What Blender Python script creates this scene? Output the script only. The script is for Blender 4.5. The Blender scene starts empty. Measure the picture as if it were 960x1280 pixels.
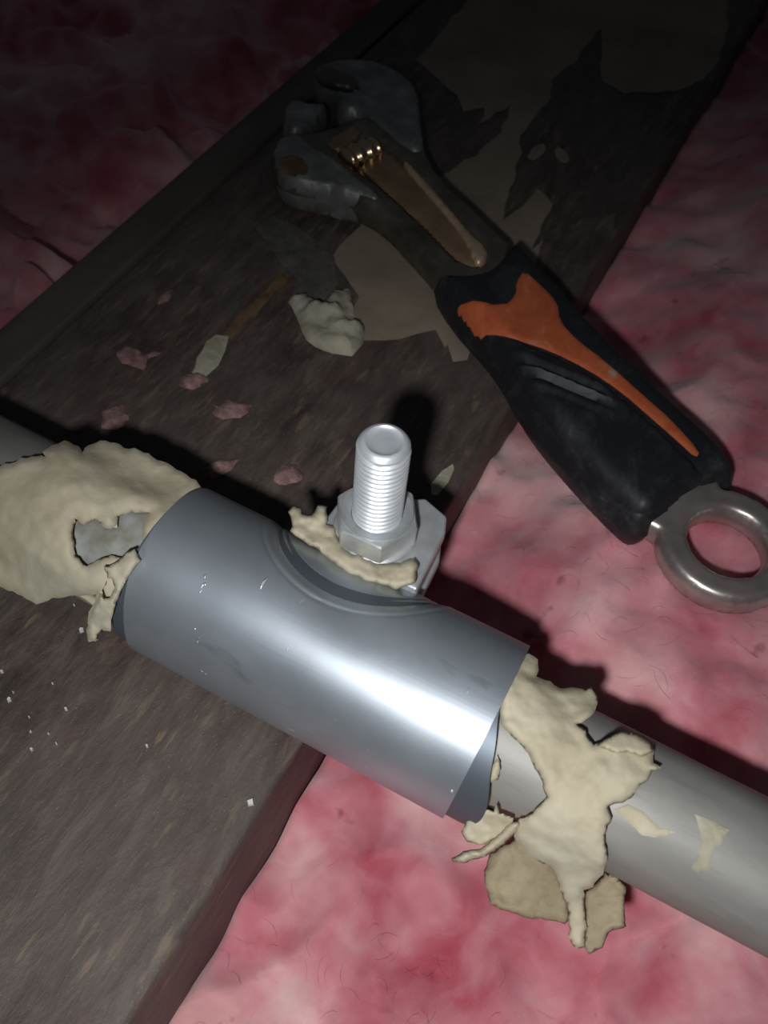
import bpy, bmesh, math, random
import numpy as np
from mathutils import Vector, noise, Matrix
from mathutils.geometry import delaunay_2d_cdt

S = bpy.context.scene
COL = S.collection
random.seed(7)

# ------------------------------------------------------------------ camera
W, H, F = 960.0, 1280.0, 1192.0
dY = Vector((1034, 1542, -1192)).normalized()
dX = Vector((4621, -2177, 1192)); dX = (dX - dX.dot(dY) * dY).normalized()
dZ = dX.cross(dY)
R = Matrix((dX, dY, dZ))                      # camera axes -> world axes
CAM = Vector((0, 0, .2389))
cd = bpy.data.cameras.new('camera'); cam = bpy.data.objects.new('camera', cd); COL.objects.link(cam)
cam.matrix_world = Matrix.Translation(CAM) @ R.to_4x4()
cd.sensor_fit = 'VERTICAL'; cd.sensor_height = 36; cd.lens = F / H * 36
cd.clip_start = .005; cd.clip_end = 20
cd.dof.use_dof = True; cd.dof.focus_distance = .245; cd.dof.aperture_fstop = 22
S.camera = cam
S.view_settings.view_transform = 'Standard'; S.view_settings.look = 'None'
S.view_settings.gamma = 1; S.view_settings.use_curve_mapping = False
S.view_settings.exposure = 0.0

# ------------------------------------------------------------------ world and light
wd = bpy.data.worlds.new('world'); S.world = wd; wd.use_nodes = True
wd.node_tree.nodes['Background'].inputs[0].default_value = (.75, .85, 1, 1)
wd.node_tree.nodes['Background'].inputs[1].default_value = .028
ld = bpy.data.lights.new('torch_light', 'SPOT'); lamp = bpy.data.objects.new('torch_light', ld); COL.objects.link(lamp)
LPOS = Vector((-.001, -.052, .245)); lamp.location = LPOS
lamp.rotation_euler = (Vector((-.024, .066, .02)) - LPOS).to_track_quat('-Z', 'Y').to_euler()
ld.energy = 3.0; ld.color = (.96, .98, 1); ld.shadow_soft_size = .008
ld.spot_size = math.radians(77); ld.spot_blend = 1.0

# ------------------------------------------------------------------ helpers
def at(x, y, z=0.0):
    d = R @ Vector((x - W / 2, -(y - H / 2), -F))
    return CAM + d * ((z - CAM.z) / d.z)
def ray(x, y):
    return (R @ Vector((x - W / 2, -(y - H / 2), -F))).normalized()

def lin(c): return tuple(((v / 255 + .055) / 1.055) ** 2.4 if v > 10 else v / 255 / 12.92 for v in c) + (1,)

def thing(name, label, cat, loc=(0, 0, 0), group=None):
    o = bpy.data.objects.new(name, None); COL.objects.link(o); o.location = loc
    o.empty_display_size = .01
    o['label'] = label; o['category'] = cat
    if group: o['group'] = group
    return o
def tag(o, label, cat, group=None):
    o['label'] = label; o['category'] = cat
    if group: o['group'] = group
    return o
def mk(name, verts, faces, mat, parent=None, smooth=True):
    me = bpy.data.meshes.new(name)
    off = Vector(parent_world(parent)) if parent else Vector((0, 0, 0))
    me.from_pydata([tuple(Vector(v) - off) for v in verts], [], faces)
    bm = bmesh.new(); bm.from_mesh(me); bmesh.ops.recalc_face_normals(bm, faces=bm.faces); bm.to_mesh(me); bm.free()
    me.polygons.foreach_set('use_smooth', [smooth] * len(me.polygons))
    me.materials.append(mat)
    o = bpy.data.objects.new(name, me); COL.objects.link(o)
    if parent: o.parent = parent
    return o
def parent_world(p):
    v = Vector((0, 0, 0))
    while p: v += p.location; p = p.parent
    return v

def creased(o, ang=.6):
    md_ = o.modifiers.new('split', 'EDGE_SPLIT'); md_.split_angle = ang; return o
def inside(P, poly):
    x, y = P[:, 0], P[:, 1]; r = np.zeros(len(P), bool); n = len(poly)
    for i in range(n):
        (x0, y0), (x1, y1) = poly[i], poly[(i + 1) % n]
        if y0 == y1: continue
        c = ((y0 > y) != (y1 > y)) & (x < (x1 - x0) * (y - y0) / (y1 - y0) + x0)
        r ^= c
    return r
def bdist(P, polys):
    d = np.full(len(P), 1e9)
    for poly in polys:
        a = np.array(poly); b = np.roll(a, -1, 0)
        for p, q in zip(a, b):
            ab = q - p; L = ab @ ab
            if L == 0: continue
            t = np.clip(((P - p) @ ab) / L, 0, 1)
            e = P - (p + t[:, None] * ab)
            d = np.minimum(d, np.hypot(e[:, 0], e[:, 1]))
    return d
def rough(poly, step, amp, seed=0, octs=3):
    """subdivide an outline and fray it"""
    rnd = random.Random(seed); out = []
    n = len(poly)
    for i in range(n):
        a = Vector(poly[i]); b = Vector(poly[(i + 1) % n]); L = (b - a).length
        k = max(1, int(L / step)); nrm = Vector((-(b - a).y, (b - a).x)); nrm = nrm / L if L else nrm
        for j in range(k):
            p = a.lerp(b, j / k)
            s = 0
            for o in range(octs):
                s += noise.noise(Vector((p.x / step / 3 * 2 ** o, p.y / step / 3 * 2 ** o, seed + o * 9))) * .6 ** o
            p = p + nrm * (s * amp * 1.6 + rnd.uniform(-.25, .25) * amp)
            out.append((p.x, p.y))
    return out
def smooth_poly(poly, it=2):
    for _ in range(it):
        o = []
        for i in range(len(poly)):
            a, b = poly[i], poly[(i + 1) % len(poly)]
            o.append((a[0] * .75 + b[0] * .25, a[1] * .75 + b[1] * .25)); o.append((a[0] * .25 + b[0] * .75, a[1] * .25 + b[1] * .75))
        poly = o
    return poly
def tri2d(poly, sp, holes=()):
    polys = [poly] + list(holes)
    a = np.array(poly); x0, y0 = a.min(0); x1, y1 = a.max(0)
    g = []; row = 0; y = y0
    rnd = random.Random(3)
    while y < y1:
        x = x0 + (sp / 2 if row % 2 else 0)
        while x < x1:
            g.append((x + rnd.uniform(-.12, .12) * sp, y + rnd.uniform(-.12, .12) * sp)); x += sp
        y += sp * .87; row += 1
    g = np.array(g).reshape(-1, 2)
    if len(g):
        ok = inside(g, poly)
        for h in holes: ok &= ~inside(g, h)
        g = g[ok]; g = g[bdist(g, polys) > sp * .4] if len(g) else g
    vs = [Vector(p) for p in poly]; ed = [(i, (i + 1) % len(poly)) for i in range(len(poly))]
    for h in holes:
        k = len(vs); vs += [Vector(p) for p in h]; ed += [(k + i, k + (i + 1) % len(h)) for i in range(len(h))]
    nb = len(vs)
    vs += [Vector(p) for p in g]
    r = delaunay_2d_cdt(vs, ed, [], 0, 1e-9)
    V = np.array([(v.x, v.y) for v in r[0]]); T = [tuple(f) for f in r[2]]
    c = np.array([V[list(t)].mean(0) for t in T])
    ok = inside(c, poly)
    for h in holes: ok &= ~inside(c, h)
    T = [t for t, k in zip(T, ok) if k]
    D = bdist(V, polys)
    return V, T, D
def pillow(name, poly, mapfn, sp, mat, parent=None, holes=(), smooth=True, edge_eps=None):
    """closed solid: front = mapfn(u,v,d,+1), back = mapfn(u,v,d,-1), the rim is shared"""
    V, T, D = tri2d(poly, sp, holes)
    eps = sp * 1e-3
    used = sorted({i for t in T for i in t})
    fr = {}; bk = {}; verts = []
    for i in used:
        u, v = V[i]
        fr[i] = len(verts); verts.append(mapfn(u, v, D[i], 1))
        if D[i] < eps: bk[i] = fr[i]
        else: bk[i] = len(verts); verts.append(mapfn(u, v, D[i], -1))
    faces = [tuple(fr[i] for i in t) for t in T]
    faces += [tuple(bk[i] for i in reversed(t)) for t in T if not all(bk[i] == fr[i] for i in t)]
    o = mk(name, verts, faces, mat, parent, smooth)
    return creased(o, 1.0)
def prof(d, w):
    t = min(max(d / w, 0), 1); return math.sqrt(1 - (1 - t) ** 2)
def flat(poly_px, z):
    return [tuple(at(x, y, z).xy) for x, y in poly_px]
def crop(pts, ox, oy, s): return [(ox + x * s, oy + y * s) for x, y in pts]
def fbm(v, sc, o=4, seed=0): return noise.fractal(Vector(v) * sc + Vector((seed, seed * 1.7, 0)), .9, 2.1, o)

# ------------------------------------------------------------------ materials
class M:
    def __init__(s, name, **kw):
        s.m = bpy.data.materials.new(name); s.m.use_nodes = True
        s.t = s.m.node_tree; s.n = s.t.nodes; s.b = s.n['Principled BSDF']
        for k, v in kw.items(): s.set(k, v)
        s.tc = s.n.new('ShaderNodeTexCoord')
    def set(s, k, v): s.b.inputs[k.replace('_', ' ')].default_value = v
    def link(s, a, b): s.t.links.new(a, b)
    def noise(s, sc, det=4, ro=.55, stretch=(1, 1, 1), dist=0, rot=0, src='Object'):
        mp = s.n.new('ShaderNodeMapping'); mp.inputs['Scale'].default_value = stretch; mp.inputs['Rotation'].default_value[2] = rot
        s.link(s.tc.outputs[src], mp.inputs[0])
        n = s.n.new('ShaderNodeTexNoise'); n.inputs['Scale'].default_value = sc; n.inputs['Detail'].default_value = det
        n.inputs['Roughness'].default_value = ro; n.inputs['Distortion'].default_value = dist
        s.link(mp.outputs[0], n.inputs['Vector']); return n.outputs['Fac']
    def ramp(s, fac, stops):
        r = s.n.new('ShaderNodeValToRGB'); e = r.color_ramp.elements
        while len(e) < len(stops): e.new(.5)
        for el, (p, c) in zip(e, stops): el.position = p; el.color = c if len(c) == 4 else tuple(c) + (1,)
        s.link(fac, r.inputs[0]); return r.outputs[0]
    def mix(s, fac, a, b):
        m = s.n.new('ShaderNodeMix'); m.data_type = 'RGBA'
        for src, i in ((fac, 0), (a, 6), (b, 7)):
            if hasattr(src, 'is_linked'): s.link(src, m.inputs[i])
            else: m.inputs[i].default_value = src
        return m.outputs[2]
    def color(s, x): s.link(x, s.b.inputs['Base Color']); return s
    def rough(s, fac, a, b): 
        m = s.n.new('ShaderNodeMapRange'); m.inputs[3].default_value = a; m.inputs[4].default_value = b
        s.link(fac, m.inputs[0]); s.link(m.outputs[0], s.b.inputs['Roughness'])
    def bump(s, fac, dist, strength=1.0):
        b = s.n.new('ShaderNodeBump'); b.inputs['Distance'].default_value = dist; b.inputs['Strength'].default_value = strength
        s.link(fac, b.inputs['Height'])
        old = s.b.inputs['Normal'].links
        if old: s.link(old[0].from_socket, b.inputs['Normal'])
        s.link(b.outputs[0], s.b.inputs['Normal']); return s

def g(v): return (v, v, v, 1)
# old dark timber
mw = M('old_timber', Roughness=.62)
grain = mw.noise(170, 7, .72, (1, .28, 1), .3)
blot = mw.noise(22, 6, .62, (1, .7, 1), .6)
c = mw.ramp(grain, [(.32, (.034, .021, .017, 1)), (.5, (.072, .051, .043, 1)), (.66, (.125, .096, .078, 1))])
c = mw.mix(mw.ramp(blot, [(.42, g(0)), (.58, g(.45))]), c, (.100, .080, .070, 1))
fl = mw.noise(330, 3, .6, (1, .18, 1), 0, .12)
fl2 = mw.noise(30, 3, .6)
mul = mw.n.new('ShaderNodeMath'); mul.operation = 'MULTIPLY'
mw.link(mw.ramp(fl, [(.57, g(0)), (.66, g(1))]), mul.inputs[0]); mw.link(mw.ramp(fl2, [(.42, g(0)), (.58, g(.6))]), mul.inputs[1])
c = mw.mix(mul.outputs[0], c, (.20, .145, .09, 1))
sp = mw.noise(1500, 1, .5)
c = mw.mix(mw.ramp(sp, [(.70, g(0)), (.76, g(.30))]), c, (.30, .27, .25, 1))
pk = mw.noise(40, 4, .6)
c = mw.mix(mw.ramp(pk, [(.62, g(0)), (.72, g(.35))]), c, (.12, .045, .04, 1))
mw.color(c); mw.bump(grain, .0009, .9); mw.bump(blot, .0008, .5); TIMBER = mw.m
ms = M('weathered_strip', Roughness=.8); ms.color(ms.ramp(ms.noise(60, 4, .6, (1, .2, 1)), [(.3, (.055, .047, .040, 1)), (.7, (.11, .094, .078, 1))])); ms.bump(ms.noise(200), .0004); STRIP = ms.m

# pink glass wool
mp_ = M('pink_glass_wool', Roughness=.9)
a = mp_.noise(19, 4, .5, (1, 1, 1), .2); b = mp_.noise(60, 4, .5, (1, 1, 1), .35)
c1 = mp_.ramp(a, [(.34, (.42, .07, .10, 1)), (.47, (.60, .20, .235, 1)), (.60, (.80, .52, .50, 1))])
c2 = mp_.ramp(b, [(.34, (.40, .055, .085, 1)), (.56, (.66, .30, .33, 1)), (.76, (.80, .58, .56, 1))])
cc = mp_.mix(.45, c1, c2)
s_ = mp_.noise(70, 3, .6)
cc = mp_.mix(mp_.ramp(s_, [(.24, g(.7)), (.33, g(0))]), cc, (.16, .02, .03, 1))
mp_.color(cc)
mp_.bump(mp_.noise(420, 6, .7, (1, 1, 1), 2.0), .0006, .35); mp_.bump(b, .0015, .4)
mp_.set('Subsurface Weight', .5); mp_.set('Subsurface Radius', (1, .45, .5)); mp_.set('Subsurface Scale', .004)
mp_.set('Sheen Weight', .25); mp_.set('Sheen Roughness', .6); mp_.set('Specular IOR Level', .1)
WOOL = mp_.m
mf = M('glass_fleck', Base_Color=(.9, .9, .92, 1), Roughness=.15, Metallic=.6); FLECK = mf.m

# metals
mz = M('brushed_zinc', Metallic=.72, Roughness=.4)
n1 = mz.noise(25, 4, .6); n2 = mz.noise(900, 2, .6, (.04, 1, 1))
n3 = mz.noise(60, 4, .6, (.5, 1, 1), .8)
c = mz.ramp(n1, [(.3, (.34, .375, .41, 1)), (.7, (.46, .50, .54, 1))])
c = mz.mix(mz.ramp(n3, [(.64, g(0)), (.72, g(.5))]), c, (.16, .18, .20, 1))
sc_ = mz.noise(420, 2, .5, (1, .35, 1)); sd_ = mz.noise(70, 2, .5)
ml = mz.n.new('ShaderNodeMath'); ml.operation = 'MULTIPLY'
mz.link(mz.ramp(sc_, [(.70, g(0)), (.74, g(1))]), ml.inputs[0]); mz.link(mz.ramp(sd_, [(.52, g(0)), (.60, g(1))]), ml.inputs[1])
c = mz.mix(ml.outputs[0], c, (.85, .88, .9, 1))
mz.color(c); mz.bump(ml.outputs[0], .00025, .8)
mz.rough(n3, .36, .50); mz.bump(n2, .00005, .25); mz.set('Anisotropic', .2); ZINC = mz.m
mt_ = M('dark_liner_steel', Metallic=.6, Roughness=.5, Base_Color=(.13, .15, .175, 1)); LINER = mt_.m
mg = M('galvanised_pipe', Metallic=.3, Roughness=.6)
n1 = mg.noise(45, 5, .6, (.35, 1, 1)); n2 = mg.noise(260, 4, .7, (.12, 1, 1))
c = mg.ramp(n1, [(.3, (.20, .192, .172, 1)), (.55, (.29, .28, .255, 1)), (.75, (.38, .365, .335, 1))])
c = mg.mix(mg.ramp(n2, [(.58, g(0)), (.72, g(.5))]), c, (.20, .195, .185, 1))
mg.color(c); mg.rough(n1, .45, .65); mg.bump(n2, .00015, .4); PIPE = mg.m
mb = M('bright_zinc_bolt', Metallic=.5, Roughness=.45); mb.color(mb.ramp(mb.noise(200, 4), [(.3, (.66, .69, .71, 1)), (.7, (.82, .85, .87, 1))])); mb.bump(mb.noise(700, 3), .00005, .4); BOLT = mb.m
mn = M('zinc_nut', Metallic=.65, Roughness=.4); mn.color(mn.ramp(mn.noise(150, 5), [(.3, (.52, .54, .55, 1)), (.7, (.78, .80, .80, 1))])); mn.bump(mn.noise(500, 3), .0001, .4); NUT = mn.m

# putty
mu = M('putty', Roughness=.72)
n1 = mu.noise(60, 5, .6, (1, 1, 1), .5); n2 = mu.noise(24, 3, .5)
c = mu.ramp(n1, [(.3, (.43, .37, .255, 1)), (.6, (.52, .46, .33, 1)), (.8, (.58, .53, .41, 1))])
c = mu.mix(mu.ramp(n2, [(.52, g(0)), (.68, g(.45))]), c, (.36, .37, .30, 1))
mu.color(c); mu.bump(mu.noise(280, 4, .6), .0004, .5); mu.set('Specular IOR Level', .3); PUTTY = mu.m
mu3 = M('shaded_putty', Roughness=.75); mu3.color(mu3.ramp(mu3.noise(70, 5), [(.3, (.24, .185, .11, 1)), (.7, (.38, .31, .20, 1))])); mu3.bump(mu3.noise(220, 5), .0009); SHADED = mu3.m  # darker copy of the putty, shade of the lower flaps put into the colour
mu2 = M('pale_dry_putty', Roughness=.85); mu2.color(mu2.ramp(mu2.noise(90, 5), [(.3, (.24, .22, .16, 1)), (.7, (.50, .46, .34, 1))])); mu2.bump(mu2.noise(300), .0006); PALE = mu2.m
mk_ = M('brown_paper', Roughness=.85); mk_.color(mk_.ramp(mk_.noise(30, 5, .6), [(.3, (.19, .145, .105, 1)), (.7, (.30, .235, .175, 1))])); mk_.bump(mk_.noise(200), .0003); PAPER = mk_.m
md = M('grey_dust_smear', Roughness=.9); md.color(md.ramp(md.noise(120, 5, .7), [(.35, (.055, .050, .044, 1)), (.7, (.13, .12, .10, 1))])); SMEAR = md.m
mr = M('rusty_streak', Roughness=.8); mr.color(mr.ramp(mr.noise(120, 5, .7), [(.35, (.08, .045, .02, 1)), (.7, (.20, .12, .06, 1))])); RUST = mr.m
mq = M('dusty_pink_tuft', Roughness=.95); mq.color(mq.ramp(mq.noise(180, 5, .7), [(.35, (.12, .06, .055, 1)), (.6, (.32, .19, .18, 1)), (.75, (.48, .34, .30, 1))])); mq.bump(mq.noise(600), .0006); TUFT = mq.m
mc = M('white_chip', Base_Color=(.55, .53, .50, 1), Roughness=.7); CHIP = mc.m

# wrench
mx = M('worn_wrench_steel', Metallic=.7, Roughness=.42)
n1 = mx.noise(70, 5, .6); mx.color(mx.ramp(n1, [(.3, (.10, .085, .068, 1)), (.6, (.20, .175, .145, 1)), (.8, (.34, .30, .25, 1))])); mx.rough(n1, .3, .5); mx.bump(mx.noise(500), .0001, .4); WSTEEL = mx.m
mx = M('scuffed_jaw_steel', Metallic=.5, Roughness=.45)
n1 = mx.noise(95, 5, .65); mx.color(mx.ramp(n1, [(.35, (.16, .165, .155, 1)), (.55, (.25, .255, .24, 1)), (.75, (.42, .42, .40, 1))])); mx.bump(mx.noise(400), .0002, .4); JAW = mx.m
mx = M('bronze_channel', Metallic=.6, Roughness=.36); mx.color(mx.ramp(mx.noise(60, 4, .6), [(.3, (.26, .16, .09, 1)), (.7, (.46, .31, .18, 1))])); BRONZE = mx.m
mx = M('polished_screw', Metallic=1, Roughness=.2, Base_Color=(.70, .52, .33, 1)); SCREW = mx.m
mx = M('worn_bronze_edge', Metallic=.4, Roughness=.4); mx.color(mx.ramp(mx.noise(90, 4, .6), [(.3, (.40, .28, .17, 1)), (.7, (.66, .50, .34, 1))])); RAIL = mx.m
mx = M('ring_steel', Metallic=.75, Roughness=.34); mx.color(mx.ramp(mx.noise(90, 4), [(.3, (.34, .29, .27, 1)), (.7, (.56, .50, .46, 1))])); RING = mx.m
mx = M('black_grip_rubber', Roughness=.5); n1 = mx.noise(110, 5, .7, (1, .5, 1), .5)
mx.color(mx.ramp(n1, [(.5, (.012, .013, .016, 1)), (.66, (.030, .031, .034, 1)), (.76, (.12, .115, .11, 1))])); mx.rough(n1, .4, .65); mx.bump(n1, .0002, .5); GRIP = mx.m
mx = M('orange_grip_plastic', Roughness=.5); n1 = mx.noise(120, 5, .65, (1, .6, 1), .6)
mx.color(mx.ramp(n1, [(.3, (.42, .085, .03, 1)), (.60, (.58, .14, .05, 1)), (.72, (.48, .33, .24, 1))])); ORANGE = mx.m

# ------------------------------------------------------------------ the timber and the strip on its edge
def prism_xz(name, x0, x1, y0, y1, z0, z1, bev, mat, n=80, wob=.0006, seed=0, parent=None):
    prof_ = [(x0, z0)]
    for i in range(5):
        a = math.pi - i / 4 * math.pi / 2; prof_.append((x0 + bev + bev * math.cos(a), z1 - bev + bev * math.sin(a)))
    k = 14
    for i in range(1, k): prof_.append((x0 + (x1 - x0) * i / k, z1))
    for i in range(5):
        a = math.pi / 2 - i / 4 * math.pi / 2; prof_.append((x1 - bev + bev * math.cos(a), z1 - bev + bev * math.sin(a)))
    prof_.append((x1, z0)); m = len(prof_)
    vs = []; fs = []
    for j in range(n + 1):
        y = y0 + (y1 - y0) * j / n
        for (x, z) in prof_:
            w = noise.noise(Vector((x * 20 + seed, y * 16, z * 9))) * wob
            vs.append((x + (w * 1.5 if x in (x0, x1) else 0), y, z + (min(w, 0) if z > z0 else 0)))
    for j in range(n):
        for i in range(m):
            a = j * m + i; b = j * m + (i + 1) % m
            fs.append((a, b, b + m, a + m))
    fs.append(tuple(range(m))); fs.append(tuple(n * m + i for i in reversed(range(m))))
    return mk(name, vs, fs, mat, parent)
beam = prism_xz('timber_joist', -.2005, -.0505, -.12, 1.3, -.14, 0, .0022, TIMBER)
tag(beam, 'wide dark brown timber joist running diagonally under the pipe and wrench', 'beam')
strip = prism_xz('batten', -.2175, -.2012, -.12, 1.3, -.05, .001, .001, STRIP, seed=5)
tag(strip, 'narrow dull grey-brown strip along the far left edge of the dark joist', 'strip')

# ------------------------------------------------------------------ insulation
def wool_height(x, y, right):
    p = Vector((x, y, 0))
    q = p * 16 + Vector((noise.noise(p * 30) * .5, noise.noise(p * 30 + Vector((9, 0, 0))) * .5, 0))
    puff = 1 - abs(noise.noise(q)) * 2.0
    puff2 = 1 - abs(noise.noise(p * 40 + Vector((4, 7, 0)))) * 2.0
    f = noise.fractal(p * 95, 1.0, 2.1, 4)
    if right:
        s = min(max((x + .05) / .07, 0), 1); s = s * s * (3 - 2 * s)
        yy = min(max((y - .07) / .10, 0), 1)
        base = -.049 + .034 * s * (.35 + .65 * yy) + .021 * yy
        z = base + puff * .007 + puff2 * .0022 + f * .0009
        # hollow under the pipe, and never higher than the pipe and the wrench allow
        z += .005 * noise.noise(Vector((x * 60, y * 70, 5))) * max(0, 1 - (x + .05) / .025)
        dp = abs(y - .0992)
        if dp < .035: z = min(z, .001 + max(0, dp - .014) * .5 - .004)
        return min(z, .0035 + (.002 * f))
    s = min(max((-.2185 - x) / .05, 0), 1)
    return -.088 + .030 * s + puff * .020 + puff2 * .006 + f * .003
def wool(name, x0, x1, y0, y1, st, right, label):
    nx = int((x1 - x0) / st); ny = int((y1 - y0) / st); vs = []; fs = []
    for j in range(ny + 1):
        for i in range(nx + 1):
            x = x0 + (x1 - x0) * i / nx; y = y0 + (y1 - y0) * j / ny
            vs.append((x, y, wool_height(x, y, right)))
    n = nx + 1
    for j in range(ny):
        for i in range(nx):
            a = j * n + i; fs.append((a, a + 1, a + n + 1, a + n))
    # sides and bottom, so that the batt is a body
    k = len(vs); ring = [i for i in range(n)] + [j * n + nx for j in range(1, ny + 1)] + [ny * n + i for i in range(nx - 1, -1, -1)] + [j * n for j in range(ny - 1, 0, -1)]
    for i in ring: vs.append((vs[i][0], vs[i][1], -.13))
    for a in range(len(ring)):
        b = (a + 1) % len(ring); fs.append((ring[a], k + a, k + b, ring[b]))
    fs.append(tuple(k + a for a in reversed(range(len(ring)))))
    o = mk(name, vs, fs, WOOL)
    return tag(o, label, 'insulation')
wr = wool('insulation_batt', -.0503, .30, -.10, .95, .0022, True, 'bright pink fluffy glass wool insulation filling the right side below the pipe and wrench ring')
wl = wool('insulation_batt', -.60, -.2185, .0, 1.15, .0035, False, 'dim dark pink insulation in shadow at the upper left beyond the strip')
# loose glass fibres standing out of the near batt
vs = []; fs = []
rnd = random.Random(11)
for i in range(500):
    x = rnd.uniform(-.047, .09); y = rnd.uniform(-.02, .27)
    z = wool_height(x, y, True)
    if abs(y - .099) < .03 : continue
    a = rnd.uniform(0, 6.28); L = rnd.uniform(.004, .011); up = rnd.uniform(.0008, .0025); w = .00005
    px, py = -math.sin(a) * w, math.cos(a) * w; k = len(vs)
    for s in range(5):
        t = s / 4; xx = x + math.cos(a + t * .9) * L * t; yy = y + math.sin(a + t * .9) * L * t
        zz = z * (1 - t) + wool_height(xx, yy, True) * t + up * math.sin(t * math.pi) - .0002
        vs += [(xx - px, yy - py, zz), (xx + px, yy + py, zz), (xx, yy, zz + w * 1.6)]
    for s in range(4):
        b = k + s * 3; fs += [(b, b + 1, b + 4, b + 3), (b + 1, b + 2, b + 5, b + 4), (b + 2, b, b + 3, b + 5)]
fb = mk('loose_fibre', vs, fs, WOOL, wr); fb['kind'] = 'stuff'
vs = []; fs = []
for i in range(260):
    x = rnd.uniform(-.045, .08); y = rnd.uniform(-.02, .26)
    z = wool_height(x, y, True) + .0003; r = rnd.uniform(.00008, .0002)
    if abs(y - .099) < .03: continue
    k = len(vs)
    for p in ((1, 0, 0), (-1, 0, 0), (0, 1, 0), (0, -1, 0), (0, 0, 1), (0, 0, -1)):
        vs.append((x + p[0] * r, y + p[1] * r, z + p[2] * r))
    fs += [(k, k + 2, k + 4), (k + 2, k + 1, k + 4), (k + 1, k + 3, k + 4), (k + 3, k, k + 4), (k + 2, k, k + 5), (k + 1, k + 2, k + 5), (k + 3, k + 1, k + 5), (k, k + 3, k + 5)]
fk = mk('glass_fleck', vs, fs, FLECK, wr, False); fk['kind'] = 'stuff'; fk['label'] = 'tiny glinting glass flecks'

# ------------------------------------------------------------------ pipe
AY, AZ = .0992, .023
PR, SR = .016, .023
def tube(name, x0, x1, ro, ri, mat, parent=None, nx=60, nt=128, dis=None, ends=None, th0=0, th1=2 * math.pi):
    """tube along x; ends(theta)->(x0,x1); dis(x,theta,r,outer)->r"""
    vs = []; fs = []; full = abs(th1 - th0 - 2 * math.pi) < 1e-6; m = nt if full else nt + 1
    def ring(x, r, outer, th):
        rr = dis(x, th, r, outer) if dis else r
        if isinstance(rr, tuple): return rr
        return (x, AY + rr * math.cos(th), AZ + rr * math.sin(th))
    for outer in (1, 0):
        for i in range(nx + 1):
            for j in range(m):
                th = th0 + (th1 - th0) * j / nt
                a, b = ends(th) if ends else (x0, x1)
                vs.append(ring(a + (b - a) * i / nx, ro if outer else ri, outer, th))
    N = (nx + 1) * m
    J = m if full else m - 1
    for i in range(nx):
        for j in range(J):
            k = (j + 1) % m
            fs.append((i * m + j, (i + 1) * m + j, (i + 1) * m + k, i * m + k))
            fs.append((N + i * m + j, N + i * m + k, N + (i + 1) * m + k, N + (i + 1) * m + j))
    for i, fl in ((0, 0), (nx, 1)):
        for j in range(J):
            k = (j + 1) % m; fs.append((i * m + j, i * m + k, N + i * m + k, N + i * m + j))
    if not full:
        for i in range(nx):
            for j in (0, m - 1): fs.append((i * m + j, (i + 1) * m + j, N + (i + 1) * m + j, N + i * m + j))
    o = mk(name, vs, fs, mat, parent)
    return o
pipe = creased(tube('steel_pipe', -.32, .24, PR, PR - .0025, PIPE, nx=120, nt=72,
            dis=lambda x, t, r, o: r + (.00018 * noise.noise(Vector((x * 30, t * 2.2, 0))) if o else 0)))
tag(pipe, 'long dull grey galvanised pipe running through the clamp', 'pipe')

# ------------------------------------------------------------------ clamp
bx0 = at(470, 655, .042); BX, BY = bx0.x, bx0.y
clamp = thing('pipe_clamp', 'shiny steel sleeve clamp around the pipe beneath the upright bolt', 'clamp', (-.055, AY, 0))
X0, X1 = -.1012, -.0085
def sdis(x, t, r, outer):
    y = AY + r * math.cos(t); z = AZ + r * math.sin(t)
    rho = math.hypot(x - BX, y - BY)
    if math.sin(t) > 0 and rho < .034:
        d = 0
        e = rho - .0262
        d += .0011 * min(max(-e / .0012, 0), 1)
        for rr, a, w in ((.0262, .0005, .0006), (.0240, .0007, .0006), (.0222, .0005, .0005), (.0285, .00025, .0004)):
            d += a * math.exp(-((rho - rr) / w) ** 2)
        if not outer: d = min(d, .0012)
        z -= d * 1.0
    return (x, y, z)
def s_ends(t):
    # the cut ends lean a little
    d = math.degrees(t) % 360
    return X0 + .0010 * math.sin(t) + .0036 * math.exp(-((d - 180) / 42) ** 2), X1 + .0012 * math.sin(t) 
sl = creased(tube('sleeve', X0, X1, SR, SR - .0009, ZINC, clamp, nx=260, nt=360, dis=sdis, ends=s_ends), .9)
def l_ends(t):
    # t: 0 = far side, pi/2 = top, pi = near side
    d = math.degrees(t) % 360
    bump = lambda c_, w_, a_: a_ * math.exp(-(((d - c_ + 180) % 360 - 180) / w_) ** 2)
    r_ = X1 + .0004 + bump(165, 42, .0075) - bump(225, 30, .002) + bump(120, 15, .001)
    l_ = X0 + .0004 - bump(170, 45, .0016)
    return l_, r_
creased(tube('inner_liner', 0, 0, SR - .0011, SR - .0021, LINER, clamp, nx=12, nt=180, ends=l_ends), .9)
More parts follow.
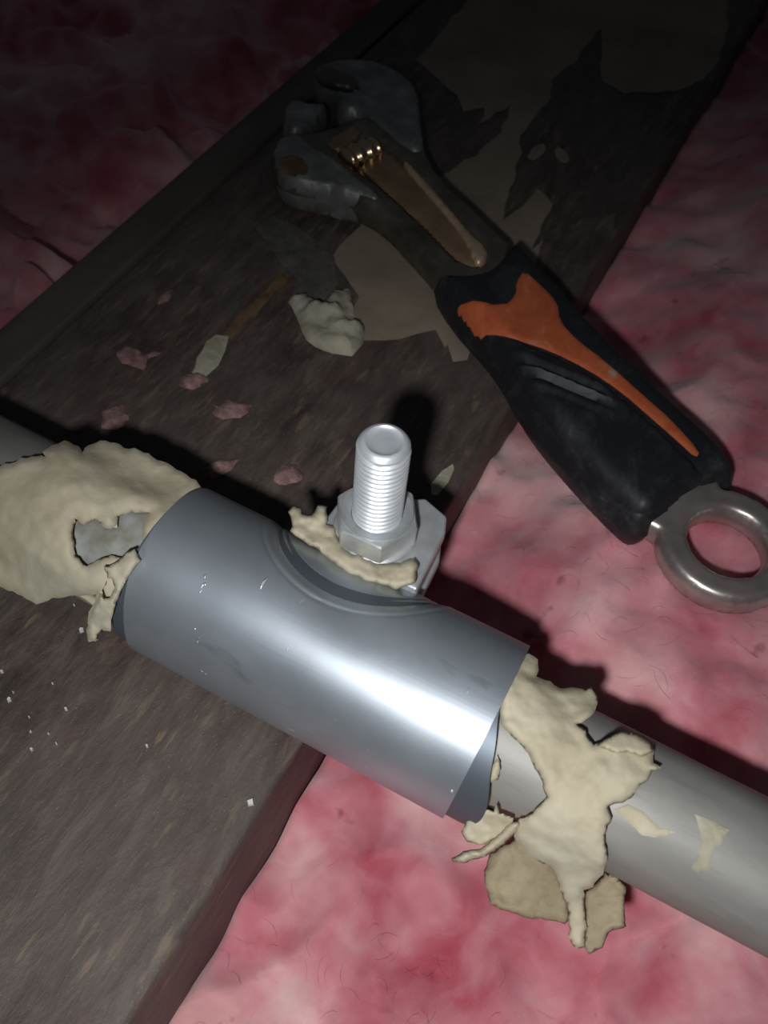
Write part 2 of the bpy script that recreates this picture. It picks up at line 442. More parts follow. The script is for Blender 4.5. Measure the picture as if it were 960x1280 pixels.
# lugs behind the sleeve
def plate(name, poly, z0, z1, mat, parent, bev=.0008, hole=None):
    bm = bmesh.new()
    lo = [bm.verts.new((x, y, z0)) for x, y in poly]
    f = bm.faces.new(lo); r = bmesh.ops.extrude_face_region(bm, geom=[f])
    bmesh.ops.translate(bm, vec=(0, 0, z1 - z0), verts=[v for v in r['geom'] if isinstance(v, bmesh.types.BMVert)])
    bmesh.ops.recalc_face_normals(bm, faces=bm.faces)
    me_v = [tuple(v.co) for v in bm.verts]; bm.verts.index_update(); me_f = [tuple(v.index for v in f.verts) for f in bm.faces]; bm.free()
    o = mk(name, me_v, me_f, mat, parent, False)
    if bev:
        b = o.modifiers.new('bevel', 'BEVEL'); b.width = bev; b.segments = 3
    return o
pl = flat([(532, 622), (559, 645), (557, 664), (526, 729)], .0393)
lugp = [(BX - .013, .1165), (pl[3][0], .1165), pl[2], pl[1], pl[0], (BX + .004, BY + .014), (BX - .009, BY + .012), (BX - .0125, BY + .004)]
lug = plate('clamp_lug', lugp, .0346, .0393, NUT, clamp)
lug2 = plate('clamp_lug', [(x, y) for x, y in lugp], .0215, .0260, NUT, clamp)
# bolt
bolt = thing('bolt', 'bright zinc threaded bolt standing upright behind the sleeve', 'bolt', (BX, BY, 0))
BR = .00635
def lathe(name, pr_, mat, parent, n=64, cx=BX, cy=BY, thread=None):
    vs = []; fs = []; m = len(pr_)
    for (r, z) in pr_:
        for j in range(n):
            t = 2 * math.pi * j / n
            vs.append((cx + r * math.cos(t), cy + r * math.sin(t), z))
    for i in range(m - 1):
        for j in range(n):
            k = (j + 1) % n; fs.append((i * n + j, i * n + k, (i + 1) * n + k, (i + 1) * n + j))
    fs.append(tuple(range(n))); fs.append(tuple((m - 1) * n + j for j in reversed(range(n))))
    return mk(name, vs, fs, mat, parent)
BT = .0748
# threaded shank with a real helix
vs = []; fs = []; n = 72; pitch = .00165; zs = []; z = .0208
while z < BT - .0021: zs.append(z); z += pitch / 8
for z in zs:
    for j in range(n):
        t = 2 * math.pi * j / n; ph = ((z / pitch) - j / n) % 1.0
        tri = 1 - abs(ph * 2 - 1); r = BR - .00085 * (1 - min(1, tri * 1.25))
        vs.append((BX + r * math.cos(t), BY + r * math.sin(t), z))
for (r, z) in ((BR - .0006, BT - .0019), (BR - .0003, BT - .0012), (BR - .0008, BT - .0005), (BR - .0013, BT), (BR - .0019, BT + .0001), (BR - .0023, BT - .0004), (BR * .45, BT - .0006), (BR * .15, BT - .0006)):
    zs.append(z)
    for j in range(n):
        t = 2 * math.pi * j / n; vs.append((BX + r * math.cos(t), BY + r * math.sin(t), z))
for i in range(len(zs) - 1):
    for j in range(n):
        k = (j + 1) % n; fs.append((i * n + j, i * n + k, (i + 1) * n + k, (i + 1) * n + j))
fs.append(tuple(reversed(range(n)))); fs.append(tuple((len(zs) - 1) * n + j for j in range(n)))
creased(mk('threaded_shank', vs, fs, BOLT, bolt), .9)
cpt = at(475.6, 682.5, .0475); A0 = math.atan2(cpt.y - BY, cpt.x - BX)
def hexagon(r, a0=A0): return [(BX + r * math.cos(a0 + i * math.pi / 3), BY + r * math.sin(a0 + i * math.pi / 3)) for i in range(6)]
plate('bolt_head', hexagon(.0108), .0130, .0208, NUT, bolt, .0007)
# nut: hex with a chamfered top and a hole
nut = thing('hex_nut', 'zinc hexagon nut at the foot of the upright bolt', 'nut', (BX, BY, .0403))
vs = []; fs = []; n = 96; rows = []
def hexr(t, R_):
    a = ((t - A0) % (math.pi / 3)) - math.pi / 6; return R_ * math.cos(math.pi / 6) / math.cos(a)
NR = (('in', .0404), (.0096, .0404), ('hex', .0406), ('hex', .0472), ('top', .0477), (.0092, .0477), (.0090, .0481), (.0074, .0477), ('in', .0472))
for (rf, z) in NR:
    for j in range(n):
        t = 2 * math.pi * j / n
        if rf == 'in': r = BR + .0001
        elif rf == 'hex': r = hexr(t, .0110)
        elif rf == 'top': r = hexr(t, .0106)
        else: r = rf
        zz = z
        if z > .043 and rf in ('hex', 'top'): zz = z - max(0, (hexr(t, .0110) - .0100)) * .35
        vs.append((BX + r * math.cos(t), BY + r * math.sin(t), zz))
for i in range(9):
    for j in range(n):
        k = (j + 1) % n; i2 = (i + 1) % 9; fs.append((i * n + j, i * n + k, i2 * n + k, i2 * n + j))
creased(mk('nut_body', vs, fs, NUT, nut), .28)
wsh = lathe('washer', [(BR + .0002, .0394), (.0106, .0394), (.0109, .0398), (.0106, .0403), (BR + .0002, .0403)], NUT, nut)

# ------------------------------------------------------------------ putty
def cyl_map(rad, th, w, off=None, amp=.0006, seed=0, nsc=140, mfall=0.0):
    def f(u, v, d, side):
        D = ray(u, v); O = CAM - Vector((0, AY, AZ))
        # closest approach of the sight line and the pipe axis
        a = D.y ** 2 + D.z ** 2; b = O.y * D.y + O.z * D.z
        tc = -b / a; m = math.hypot(O.y + tc * D.y, O.z + tc * D.z)
        r = rad(u, v) if callable(rad) else rad
        q = m / r
        gg = math.sqrt(1 - q * q) if q < .85 else .5268 * math.exp(-2.6 * (q - .85))
        t = tc - r * gg / math.sqrt(a)
        P = CAM + D * t
        h = th * prof(d, w)
        nz = noise.fractal(P * nsc + Vector((seed, 0, 0)), 1.0, 2.0, 4) * amp * min(1, d / w * 2)
        nz2 = noise.noise(P * 45 + Vector((0, seed, 0))) * amp * 1.6 * min(1, d / w)
        o = (off(u, v) if off else 0)
        return P - D * (side * h * (1 if side > 0 else .6) + nz + nz2 + o)
    return f
# left mass
left_px = [(-60, 545), (0, 585), (20, 577), (40, 570), (58, 571), (52, 563), (64, 556), (80, 552), (98, 558), (105, 566), (110, 555), (125, 552), (150, 556),
           (185, 568), (215, 582), (245, 600), (254, 614), (235, 636), (215, 655), (200, 667), (186, 690), (176, 706), (160, 730), (150, 748), (140, 775), (138, 788), (128, 782),
           (122, 800), (112, 802), (107, 790), (112, 765), (120, 745), (100, 742), (80, 744), (60, 752), (38, 752), (10, 738), (-60, 712)]
hole_px = [(94, 648), (104, 655), (118, 648), (130, 660), (146, 660), (148, 645), (165, 640), (185, 642), (178, 652), (178, 668), (180, 684), (165, 688), (155, 697), (138, 694), (122, 700), (108, 708), (95, 695), (90, 672)]
lm = thing('putty_lump', 'thick tan putty smeared round the pipe left of the sleeve, with a torn hole', 'putty', (-.13, AY, .02))
def lrad(u, v): return .0185 + .0022 * math.exp(-((u - 90) / 80) ** 2) * 1
pillow('putty_mass', rough(left_px, 6, 2.6, 1), cyl_map(lrad, .0022, 16, seed=2, amp=.0010), 4.2, PUTTY, lm, holes=[rough(hole_px, 4, 1.5, 5)])
# film left in the torn hole
fm = M('thin_grey_putty', Roughness=.6); fm.color(fm.ramp(fm.noise(140, 4), [(.35, (.20, .185, .145, 1)), (.65, (.34, .36, .34, 1))])); FILM = fm.m
h2 = [(p[0] * 1.12 - 16, p[1] * 1.12 - 81) for p in hole_px]
o = pillow('putty_film', h2, cyl_map(.0172, .0006, 10, seed=4, amp=.0003), 5, FILM, lm); o['label'] = 'thin grey film inside the torn hole'
# rolled flap hanging at the sleeve
flap = [(168, 686), (176, 700), (160, 722), (148, 745), (140, 775), (138, 790), (126, 786), (120, 802), (110, 800), (108, 786), (116, 762), (125, 742), (134, 722), (130, 708), (148, 700), (158, 690)]
o = pillow('putty_flap', rough(flap, 4, 1.5, 9), cyl_map(.0245, .0018, 9, seed=6, amp=.0009, nsc=260), 3, PUTTY, lm,
           holes=[rough([(133, 726), (140, 722), (143, 735), (137, 748), (130, 748), (128, 738)], 3, .8, 3)])
# putty behind the flap, body of the ring round the pipe
def ringmass(name, x0, x1, r0, parent, seed, mat=PUTTY):
    def dis(x, t, r, outer):
        if not outer: return PR + .00005
        u = (x - x0) / (x1 - x0); e = math.sin(math.pi * min(max(u, 0), 1)) ** .35
        return PR + .0002 + (r0 - PR) * e * (1 + .5 * noise.noise(Vector((x * 120, math.cos(t) * 2, math.sin(t) * 2 + seed))))
    def ends(t):
        return x0 + .004 * noise.noise(Vector((math.cos(t) * 2, math.sin(t) * 2, seed))), x1 + .004 * noise.noise(Vector((math.cos(t) * 2, math.sin(t) * 2, seed + 5)))
    return tube(name, x0, x1, r0, PR, mat, parent, nx=30, nt=64, dis=dis, ends=ends, th0=math.radians(-170), th1=math.radians(-5))
ringmass('putty_backing', -.150, -.101, .0185, lm, 3)
# right mass
cr = lambda pts: crop(pts, 540, 760, .4375)
rm = thing('putty_lump', 'ragged tan putty squeezed out of the right end of the sleeve, hanging down in flaps', 'putty', (.01, AY, .02))
main = cr([(238, 112), (270, 125), (298, 148), (305, 178), (298, 195), (340, 207), (350, 225), (410, 232), (455, 225), (470, 245), (468, 285), (440, 320), (412, 332), (440, 352), (462, 388),
           (500, 372), (540, 352), (590, 362), (625, 385), (640, 412), (634, 440), (656, 455), (628, 465), (618, 490), (590, 515), (570, 545), (508, 568), (511, 600), (496, 650), (498, 700), (488, 760),
           (462, 800), (435, 806), (436, 850), (440, 900), (436, 965), (410, 975), (385, 930), (392, 860), (380, 830), (366, 790), (340, 740), (270, 700), (230, 650), (250, 600), (290, 590), (325, 540), (318, 500), (300, 470), (270, 405), (238, 372), (200, 335), (190, 290), (190, 240), (210, 190)])
def droop(u, v):      # lower pieces hang away from the pipe
    return -.00006 * max(0, v - 1080)
pillow('putty_mass', rough(main, 5, 2.0, 21), cyl_map(.0190, .0020, 13, off=droop, seed=12, amp=.0011), 3.8, PUTTY, rm)
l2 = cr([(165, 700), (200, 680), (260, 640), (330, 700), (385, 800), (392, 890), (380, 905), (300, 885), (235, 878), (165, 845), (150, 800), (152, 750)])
pillow('putty_flap', rough(l2, 5, 2.0, 22), cyl_map(.0160, .0022, 14, off=lambda u, v: -.010, seed=14, amp=.0014), 3.6, SHADED, rm)
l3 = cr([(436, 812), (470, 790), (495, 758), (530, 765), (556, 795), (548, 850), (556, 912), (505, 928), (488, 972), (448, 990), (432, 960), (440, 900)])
pillow('putty_flap', rough(l3, 5, 1.8, 23), cyl_map(.0160, .0020, 12, off=lambda u, v: -.006, seed=16, amp=.0012), 3.6, SHADED, rm)
l4 = cr([(55, 715), (90, 698), (140, 685), (180, 655), (225, 610), (258, 605), (240, 640), (200, 680), (150, 712), (90, 728), (60, 726)])
pillow('putty_strand', rough(l4, 4, 1.2, 24), cyl_map(.0192, .0022, 8, off=lambda u, v: .001, seed=18), 3, PUTTY, rm)
l5 = cr([(85, 640), (100, 600), (112, 585), (103, 545), (126, 512), (132, 545), (140, 572), (178, 582), (186, 560), (192, 585), (235, 600), (225, 630), (170, 665), (130, 680), (95, 660)])
pillow('putty_flap', rough(l5, 4, 1.4, 25), cyl_map(.0196, .0018, 8, seed=19, amp=.001, nsc=260), 3, PUTTY, rm)
l6 = cr([(188, 420), (196, 460), (190, 490), (165, 500), (150, 495), (170, 455)])
pillow('putty_flap', rough(l6, 4, 1.2, 26), cyl_map(.0180, .0012, 6, seed=20), 3, PUTTY, rm)
curl = cr([(470, 395), (500, 372), (540, 352), (590, 362), (625, 385), (634, 410), (600, 425), (560, 412), (530, 418), (495, 404)])
pillow('putty_flap', rough(curl, 4, 1.2, 27), cyl_map(.0200, .0020, 7, off=lambda u, v: .0012, seed=22), 3, PUTTY, rm)
ringmass('putty_backing', -.011, .010, .0172, rm, 8)
# dried scrap stuck on the right pipe
def stuck(name, poly, mat, label, cat, rad=.01612, th=.0003, w=4, sd=1):
    o = pillow(name, rough(poly, 4, .9, sd), cyl_map(rad, th, w, seed=sd, amp=.0001), 4, mat)
    return tag(o, label, cat)
stuck('tape_scrap', cr([(750, 588), (800, 605), (848, 632), (830, 672), (806, 690), (790, 750), (760, 755), (742, 745), (762, 700), (770, 670), (762, 630)]), PALE, 'pale dried scrap stuck on the bare pipe at the right', 'scrap', sd=5)
stuck('putty_smear', cr([(520, 575), (560, 560), (600, 580), (650, 630), (700, 640), (640, 655), (600, 650), (560, 610)]), PUTTY, 'thin smear of putty on the pipe beside the ragged lump', 'smear', sd=6)

# putty between nut and sleeve
c1_ = lambda pts: crop(pts, 320, 480, .375)
nm = thing('putty_lump', 'small crumbly roll of tan putty between the nut and the sleeve', 'putty', (BX, BY - .01, .04))
np_ = c1_([(105, 425), (125, 405), (150, 415), (155, 435), (185, 435), (205, 405), (235, 408), (240, 440), (235, 470), (262, 470), (275, 510), (285, 545), (330, 570), (380, 592), (430, 602), (480, 598), (530, 578),
          (545, 600), (540, 640), (520, 668), (470, 685), (430, 670), (360, 655), (310, 630), (250, 590), (200, 550), (150, 520), (115, 490), (120, 460)])
def nmap(u, v, d, side):
    # lies along the crest of the sleeve, in front of the nut
    D = ray(u, v); P = at(u, v, .041)
    z = .0405 + .0015 * noise.noise(P * 160)
    P = at(u, v, z)
    h = .0028 * prof(d, 7)
    nz = noise.fractal(P * 300, 1, 2, 4) * .0008 * min(1, d / 5)
    return P - D * (side * h + nz)
pillow('putty_mass', rough(np_, 4, 1.6, 31), nmap, 3, PUTTY, nm)

# ------------------------------------------------------------------ wrench
WZ = .0125
wr_ = thing('adjustable_wrench', 'adjustable wrench with orange and black grip lying across joist and insulation', 'wrench', tuple(at(700, 400, .0)))
c4 = lambda pts, dz=0: flat(crop(pts, 320, 60, .375), WZ + dz)
c5 = lambda pts, dz=0: flat(crop(pts, 520, 300, .4583), WZ + dz)
def wmap(th, w, zm=WZ, zf=None, back=None):
    def f(u, v, d, side):
        h = th * prof(d, w)
        if side > 0 and zf: h = max(h - zf(u, v), .0005)
        return (u, v, zm + side * h)
    return f
slot = smooth_poly(c4([(260, 345), (330, 290), (430, 300), (515, 385), (665, 545), (780, 655), (785, 715), (730, 740), (670, 720), (560, 600), (400, 455), (300, 390)], .006), 2)
def slotdepth(u, v):
    P = np.array([[u, v]]); i = inside(P, slot)[0]; d = bdist(P, [slot])[0]
    return .0040 * min(1, d / .0012) if i else 0
body = smooth_poly(c4([(860, 700), (820, 668), (720, 570), (620, 480), (570, 400), (545, 300), (470, 290), (350, 262), (220, 318), (130, 325), (90, 340), (50, 375), (50, 410), (60, 455), (110, 490), (210, 508),
      (300, 530), (380, 565), (440, 612), (500, 680), (560, 740), (640, 850), (760, 900)]), 1)
pillow('jaw_body', rough(body, .004, .0002, 2), wmap(.0065, .0028, zf=slotdepth), .0016, WSTEEL, wr_)
scuff = smooth_poly(c4([(48, 378), (90, 335), (150, 330), (190, 375), (260, 410), (330, 470), (410, 530), (420, 570), (330, 540), (210, 508), (110, 490), (60, 455)]), 1)
def ontop(th, zbase, e=.0004):
    def f(u, v, d, side): 
        return (u, v, zbase(u, v) + (e * prof(d, .002) + .0001 if side > 0 else -.0015))
    return f
def body_z(u, v):
    return WZ + .0065 * prof(bdist(np.array([[u, v]]), [body])[0], .0045)
o = pillow('fixed_jaw', scuff, wmap(.0075, .0022), .0016, JAW, wr_); o['label'] = 'scuffed bright fixed jaw'
rp = smooth_poly(c4([(70, 425), (120, 405), (165, 425), (185, 460), (170, 488), (110, 480), (75, 460)]), 2)
o = pillow('rust_patch', rp, lambda u, v, d, s: (u, v, WZ + .0070 + (.0009 * prof(d, .002) if s > 0 else -.001)), .0016, RUST, wr_); o['label'] = 'rusty orange patch on the lower jaw'
mj = smooth_poly(c4([(190, 150), (190, 115), (240, 98), (330, 88), (420, 100), (520, 160), (545, 215), (548, 300), (570, 400), (500, 400), (400, 310), (345, 262), (300, 262), (262, 240), (280, 205), (345, 190), (280, 185)]), 1)
pillow('movable_jaw', mj, wmap(.0078, .0025, WZ + .0005), .0016, JAW, wr_)
uj = smooth_poly(c4([(190, 125), (240, 120), (335, 155), (345, 180), (320, 195), (260, 185), (200, 165)]), 2)
o = pillow('jaw_tip', uj, wmap(.0022, .0014, WZ + .0070), .0016, WSTEEL, wr_)
tj = smooth_poly(c4([(88, 250), (120, 215), (190, 235), (235, 228), (240, 250), (205, 290), (150, 325), (110, 322), (92, 290)]), 2)
o = pillow('jaw_tip', tj, wmap(.0072, .0018, WZ), .0014, JAW, wr_)
# channel lining and worm screw
sl2 = c4([(300, 345), (430, 315), (505, 400), (655, 560), (770, 668), (772, 712), (730, 730), (672, 708), (560, 590), (400, 440)], .004)
o = pillow('slot_lining', smooth_poly(sl2, 2), wmap(.0012, .0015, WZ + .0028), .0018, BRONZE, wr_)
# raised rail along the slot's far side
rail = smooth_poly(c4([(485, 370), (515, 385), (670, 565), (725, 630), (770, 665), (776, 705), (745, 730), (715, 705), (700, 650), (630, 560), (495, 405)], .004), 2)
o = pillow('slot_rail', rail, wmap(.0024, .0014, WZ + .0030), .0012, RAIL, wr_)
blk = smooth_poly(c4([(225, 322), (310, 268), (345, 275), (360, 300), (285, 350), (265, 352)], .006), 1)
o = pillow('jaw_block', blk, wmap(.0028, .0012, WZ + .0048), .0014, BRONZE, wr_)
# worm: a ribbed roller lying across the slot
wa = at(308, 0, 0)
p0 = at(320 + 290 * .375, 60 + 385 * .375, WZ + .0045); p1 = at(320 + 405 * .375, 60 + 335 * .375, WZ + .0045)
ax = (p1 - p0); L = ax.length; ax.normalize(); uu = Vector((0, 0, 1)); vv = ax.cross(uu)
vs = []; fs = []; nseg = 40; nr = 24
for i in range(nseg + 1):
    s = i / nseg; r = .0052 + .0007 * math.sin(s * 2 * math.pi * 3.5); r *= min(1, .55 + 3 * min(s, 1 - s) * 1.2)
    for j in range(nr):
        t = 2 * math.pi * j / nr; vs.append(tuple(p0 + ax * (L * s) + (uu * math.sin(t) + vv * math.cos(t)) * r))
for i in range(nseg):
    for j in range(nr): k = (j + 1) % nr; fs.append((i * nr + j, i * nr + k, (i + 1) * nr + k, (i + 1) * nr + j))
fs.append(tuple(range(nr))); fs.append(tuple(nseg * nr + j for j in range(nr)))
o = mk('adjusting_screw', vs, fs, SCREW, wr_)
# grip
gpoly = smooth_poly(c5([(50, 112), (66, 100), (130, 108), (200, 88), (236, 42)], .005) + c5([(265, 30), (300, 78), (392, 168), (440, 235), (560, 350), (680, 470), (760, 540), (822, 600), (862, 668), (850, 692),
       (735, 705), (685, 770), (600, 826), (530, 765), (440, 672), (330, 545), (268, 450), (225, 370), (172, 300), (118, 245), (70, 180), (48, 140)]), 2)
def gz(u, v):
    P = np.array([[u, v]])
    return WZ + (.0105 * prof(bdist(P, [gpoly])[0], .0075) if inside(P, gpoly)[0] else 0)
def onsurf(pts, lift=0, keep=.0014):
    out = []
    for x, y in crop(pts, 520, 300, .4583):
        z = WZ + .008
        for _ in range(14):
            p = at(x, y, z); z = .6 * z + .4 * (gz(p.x, p.y) + lift)
        out.append(p.xy)
    c_ = sum(out, Vector((0, 0))) / len(out); res = []
    for p in out:
        for _ in range(60):
            P = np.array([[p.x, p.y]])
            if inside(P, gpoly)[0] and bdist(P, [gpoly])[0] > keep: break
            p = p + (c_ - p).normalized() * .0003
        res.append((p.x, p.y))
    return res
grip = pillow('grip', gpoly, lambda u, v, d, s: (u, v, WZ + s * .0105 * prof(d, .0075)), .0017, GRIP, wr_)
org = smooth_poly(onsurf([(104, 195), (125, 172), (240, 178), (273, 150), (275, 112), (296, 80), (340, 120), (386, 165), (393, 220), (440, 270), (520, 330), (620, 420), (700, 490), (776, 575), (765, 592), (720, 550), (640, 480), (560, 410),
       (470, 350), (370, 300), (270, 268), (200, 256), (160, 280), (118, 240)], .0006, .0007), 1)
def orgmap(u, v, d, s): return (u, v, gz(u, v) + (.0002 + .0005 * prof(d, .0012) if s > 0 else -.002))
# lift the rim above the grip as well
def onskin(lift, w):
    def f(u, v, d, s): return (u, v, gz(u, v) + (lift * (.35 + .65 * prof(d, w)) if s > 0 else -.0025))
    return f
def skin(name, poly, sp_, lift, w, mat, par, extra=None):
    V, T, D = tri2d(poly, sp_); verts = []; fs = []; n_ = len(V)
    for (u, v), d in zip(V, D):
        e = extra(u, v, d) if extra else 0
        verts.append((u, v, gz(u, v) + lift * (.3 + .7 * prof(d, w)) + e))
    for (u, v) in V: verts.append((u, v, gz(u, v) - .002))
    from collections import Counter
    ec = Counter()
    for t in T:
        fs.append(t); fs.append(tuple(n_ + i for i in reversed(t)))
        for a, b in ((t[0], t[1]), (t[1], t[2]), (t[2], t[0])): ec[(min(a, b), max(a, b))] += 1
    for (a, b), k in ec.items():
        if k == 1: fs.append((a, b, n_ + b, n_ + a))
    return creased(mk(name, verts, fs, mat, par), .9)
o = skin('orange_inlay', org, .0011, .0007, .0015, ORANGE, wr_)
pad = smooth_poly(onsurf([(165, 295), (175, 272), (205, 262), (270, 275), (370, 312), (470, 365), (555, 425), (640, 495), (720, 575), (765, 625), (800, 668), (720, 700), (670, 760), (602, 808), (540, 755), (450, 665), (345, 545), (285, 455), (240, 375), (190, 325)], .0012), 2)
ra = at(*crop([(200, 300)], 520, 300, .4583)[0], WZ + .011); rb = at(*crop([(540, 440)], 520, 300, .4583)[0], WZ + .011)
rdir = (rb - ra).normalized(); rl = (rb - ra).length
def ridges(u, v, d):
    q = Vector((u, v, ra.z)) - ra; s = q.dot(rdir) / rl; w_ = q.cross(rdir).z
    if s < -.1 or s > 1.1: return 0
    k = max(0, 1 - abs(w_ - .001) / .010) * min(1, max(0, min(s + .1, 1.1 - s) * 4))
    return .0011 * k * math.sin(w_ / .0048 * 2 * math.pi)
skin('thumb_pad', pad, .0012, .0018, .0022, GRIP, wr_, ridges)
# hanging ring
cen = at(905, 687, WZ)
circ = lambda r, n=72: [(cen.x + r * math.cos(2 * math.pi * i / n), cen.y + r * math.sin(2 * math.pi * i / n)) for i in range(n)]
_q = at(740, 530, WZ) - cen; ang = math.atan2(_q.y, _q.x)
outer = circ(.0205)
# shoulder that runs under the grip
sh = []
for i in range(72):
    a = 2 * math.pi * i / 72; da = (a - ang + math.pi) % (2 * math.pi) - math.pi
    r = .0205
    if abs(da) < .75: r = min(.0165 / max(abs(math.sin(da)), .01), .034)
    if abs(da) < .46: r = .034
    r = max(r, .0205)
    sh.append((cen.x + r * math.cos(a), cen.y + r * math.sin(a)))
o = pillow('hanging_ring', sh, wmap(.0048, .0026), .0011, RING, wr_, holes=[circ(.0112)]); o['label'] = 'bright steel ring end with a round hole'

# ------------------------------------------------------------------ flat scraps and smears on the timber
def onwood(name, poly_px, mat, label, cat, th=.0005, w=.0012, fray=.0008, sp_=.004, sd=0, z=.0002, group=None, holes=(), st=.004):
    P = rough(flat(poly_px, 0), st, fray, sd)
    def f(u, v, d, s):
        return (u, v, z + (th * prof(d, w) + .00015 * noise.noise(Vector((u * 60, v * 60, 0))) * min(1, d / w) if s > 0 else -.0001 * min(1, d / w)))
    return tag(pillow(name, P, f, sp_, mat), label, cat, group)
pA = crop([(230, -20), (80, 150), (130, 190), (180, 240), (200, 282), (250, 270), (245, 312), (320, 260), (290, 330), (230, 390), (140, 440), (60, 380), (-60, 560), (-130, 640), (-70, 740), (-96, 800), (-90, 850), (40, 850), (130, 825), (150, 868), (165, 862), (172, 905), (205, 900), (240, 840),
      (260, 760), (330, 700), (372, 680), (398, 600), (370, 625), (420, 512), (390, 475), (360, 500), (298, 552), (335, 400), (340, 340), (410, 260), (415, 200), (480, 160), (540, 72), (545, 205), (600, 232), (730, 232), (800, 200), (832, 150), (862, 60), (850, -20)], 480, 0, .5)
onwood('torn_paper', pA, PAPER, 'large torn sheet of dull brown paper with jagged edges under the wrench', 'paper', fray=.0012, sd=41, st=.005)
for i, (x, y, l, gname) in enumerate(((671, 190, 'small oval brown paper scrap nearer the wrench neck', 0), (701, 194, 'small oval brown paper scrap nearer the pink insulation', 0))):
    el = [(x + 11 * math.cos(a) * (1 if i == 0 else .8), y + 9 * math.sin(a) - 6 * math.cos(a) * (1 if i == 0 else -.8)) for a in [k * math.pi / 8 for k in range(16)]]
    onwood('paper_scrap', el, PAPER, l, 'paper', sd=50 + i, fray=.0005)
c4p = lambda pts: crop(pts, 320, 60, .375)
onwood('dust_smear', c4p([(60, 560), (130, 590), (200, 640), (260, 700), (275, 790), (200, 860), (160, 930), (110, 835), (150, 790), (60, 690), (0, 600)]), SMEAR, 'faint grey smear on the joist between wrench jaw and pale lump', 'smear', sd=60)
c6 = lambda pts: crop(pts, 0, 0, .5)
onwood('putty_smear', c6([(540, 838), (572, 842), (565, 880), (545, 915), (512, 945), (478, 940), (490, 895), (515, 855)]), PALE, 'flat oval putty smear with a brown tail, on the joist left of the pale lump', 'smear', sd=61, fray=.0006)
onwood('rust_streak', c6([(560, 838), (600, 785), (650, 745), (700, 690), (715, 700), (660, 765), (610, 810), (578, 850)]), RUST, 'thin brown streak running from oval smear towards the wrench jaw', 'smear', sd=62, fray=.0008)
onwood('putty_smear', c1_([(585, 335), (620, 290), (655, 268), (662, 285), (640, 330), (605, 368), (585, 370)]), PALE, 'small tan smear on the joist right of the bolt tip', 'smear', sd=63, fray=.0005)
# pale dry lump
lp = crop([(108, 828), (160, 805), (215, 850), (262, 792), (320, 790), (330, 860), (365, 920), (355, 965), (320, 1012), (255, 1000), (200, 975), (165, 955), (150, 900)], 320, 60, .375)
P = rough(flat(lp, .003), .003, .0010, 71)
tag(pillow('putty_lump', P, lambda u, v, d, s: (u, v, (.0004 + .0065 * prof(d, .008) * (.8 + .6 * noise.noise(Vector((u * 150, v * 150, 3)))) + .001 * noise.noise(Vector((u * 500, v * 500, 1)))) if s > 0 and d > 1e-6 else .0002), .0014, PALE),
    'rough pale lump of dried putty on the joist below the wrench neck', 'putty')
# pink tufts
def tuft(poly, label, sd, th=.003):
    P = rough(flat(poly, 0), .0016, .0014, sd)
    tag(pillow('insulation_tuft', P, lambda u, v, d, s: (u, v, (.0003 + th * prof(d, .005) * (.7 + .8 * noise.noise(Vector((u * 200, v * 200, sd)))) if s > 0 and d > 1e-6 else .0001)), .0014, TUFT), label, 'tuft', 'pink tufts on the joist')
tuft(c6([(290, 880), (330, 865), (355, 885), (400, 880), (375, 905), (360, 925), (330, 915), (300, 900)]), 'beige-pink tuft on the dark joist near the grey strip', 81, .001)
tuft(c6([(455, 940), (475, 930), (515, 945), (500, 970), (480, 978), (455, 965)]), 'pink tuft at the end of the oval smear', 82, .002)
tuft([(252, 585), (268, 578), (296, 574), (290, 590), (275, 600), (258, 598)], 'pink tuft above the left end of the sleeve', 83, .002)
tuft([(342, 590), (352, 580), (382, 582), (376, 598), (356, 608), (344, 602)], 'pink tuft above the sleeve nearest the bolt', 84, .002)
tuft(c6([(255, 1030), (300, 1010), (330, 1040), (300, 1085), (262, 1070)]), 'dim mauve tuft above the left putty lump', 85, .001)
tuft(c6([(400, 745), (425, 725), (430, 745), (405, 760)]), 'tiny pale tuft highest on the joist beside the grey strip', 86, .001)
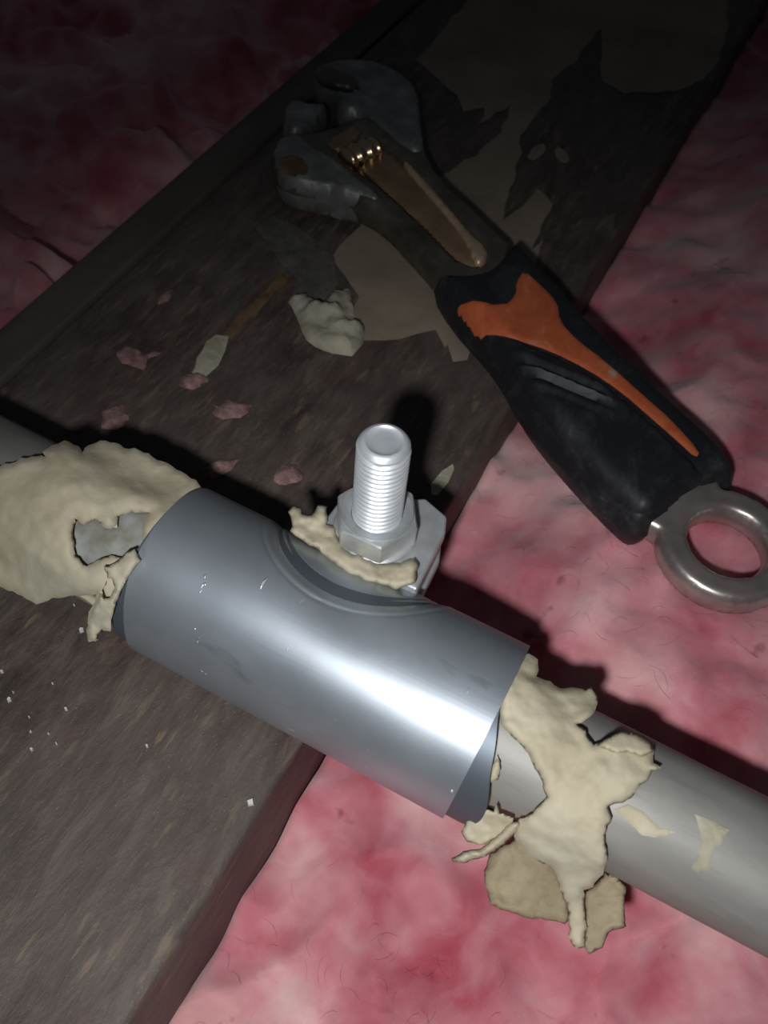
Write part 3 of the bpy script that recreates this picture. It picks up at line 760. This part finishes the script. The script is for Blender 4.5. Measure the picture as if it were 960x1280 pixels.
tuft(c6([(530, 1010), (600, 1000), (635, 1015), (600, 1045), (545, 1040)]), 'faint pink tuft between the sleeve tufts and the oval smear', 87, .001)
# chips
def chip(x, y, r, sd, label=None):
    c_ = at(x, y, .0); rn = random.Random(sd); r = r * .00020; n_ = rn.choice((4, 5, 6)); vs = []
    pts = [(c_.x + r * rn.uniform(.6, 1.2) * math.cos(2 * math.pi * i / n_), c_.y + r * rn.uniform(.6, 1.3) * math.sin(2 * math.pi * i / n_)) for i in range(n_)]
    vs = [(px, py, -.0001) for px, py in pts] + [(c_.x + (px - c_.x) * .8, c_.y + (py - c_.y) * .8, .0007 + rn.uniform(0, .0004)) for px, py in pts]
    fs = [tuple(reversed(range(n_))), tuple(range(n_, 2 * n_))] + [(i, (i + 1) % n_, n_ + (i + 1) % n_, n_ + i) for i in range(n_)]
    tag(mk('putty_chip', vs, fs, CHIP, None, False), label or 'tiny white chip on the dark joist below the left putty lump', 'chip', 'white chips on the joist')
for i, (x, y, r, l) in enumerate([
    (12, 875, 3.4, 'white chip nearest the left edge of the photo, level with the middle of the sleeve'),
    (83, 887, 3.2, 'white chip farthest right in the scatter below the left putty lump'),
    (40, 938, 2.8, 'lowest white chip of the scatter on the joist'),
    (3, 840, 3, 'white chip cut by the left edge of the photo, highest of the scatter'),
    (39, 915, 1.8, 'tiny white chip just above the lowest chip'),
    (61, 918, 1.6, 'tiny white chip, middle of the row between the lowest chip and the rightmost'),
    (71, 930, 1.6, 'tiny white chip to the right of the lowest chip, right end of its row'),
    (66, 855, 1.6, 'lone tiny white chip above the rightmost chip of the scatter'),
    (93, 757, 1.6, 'tiny white chip directly under the left putty lump'),
    (184, 933, 2.2, 'lone white chip on the joist below the left half of the sleeve'),
    (17, 866, 1.6, 'tiny white speck touching the upper right of the leftmost whole chip'),
    (37, 897, 1.4, 'tiny white speck halfway between the leftmost whole chip and the lowest chip')]):
    chip(x, y, r, i, l)
chip(102, 788, 4, 50, 'white chip beside the hanging flap of the left putty lump')
chip(313, 1004, 5, 51, 'pale flake near the right edge of the joist below the sleeve')
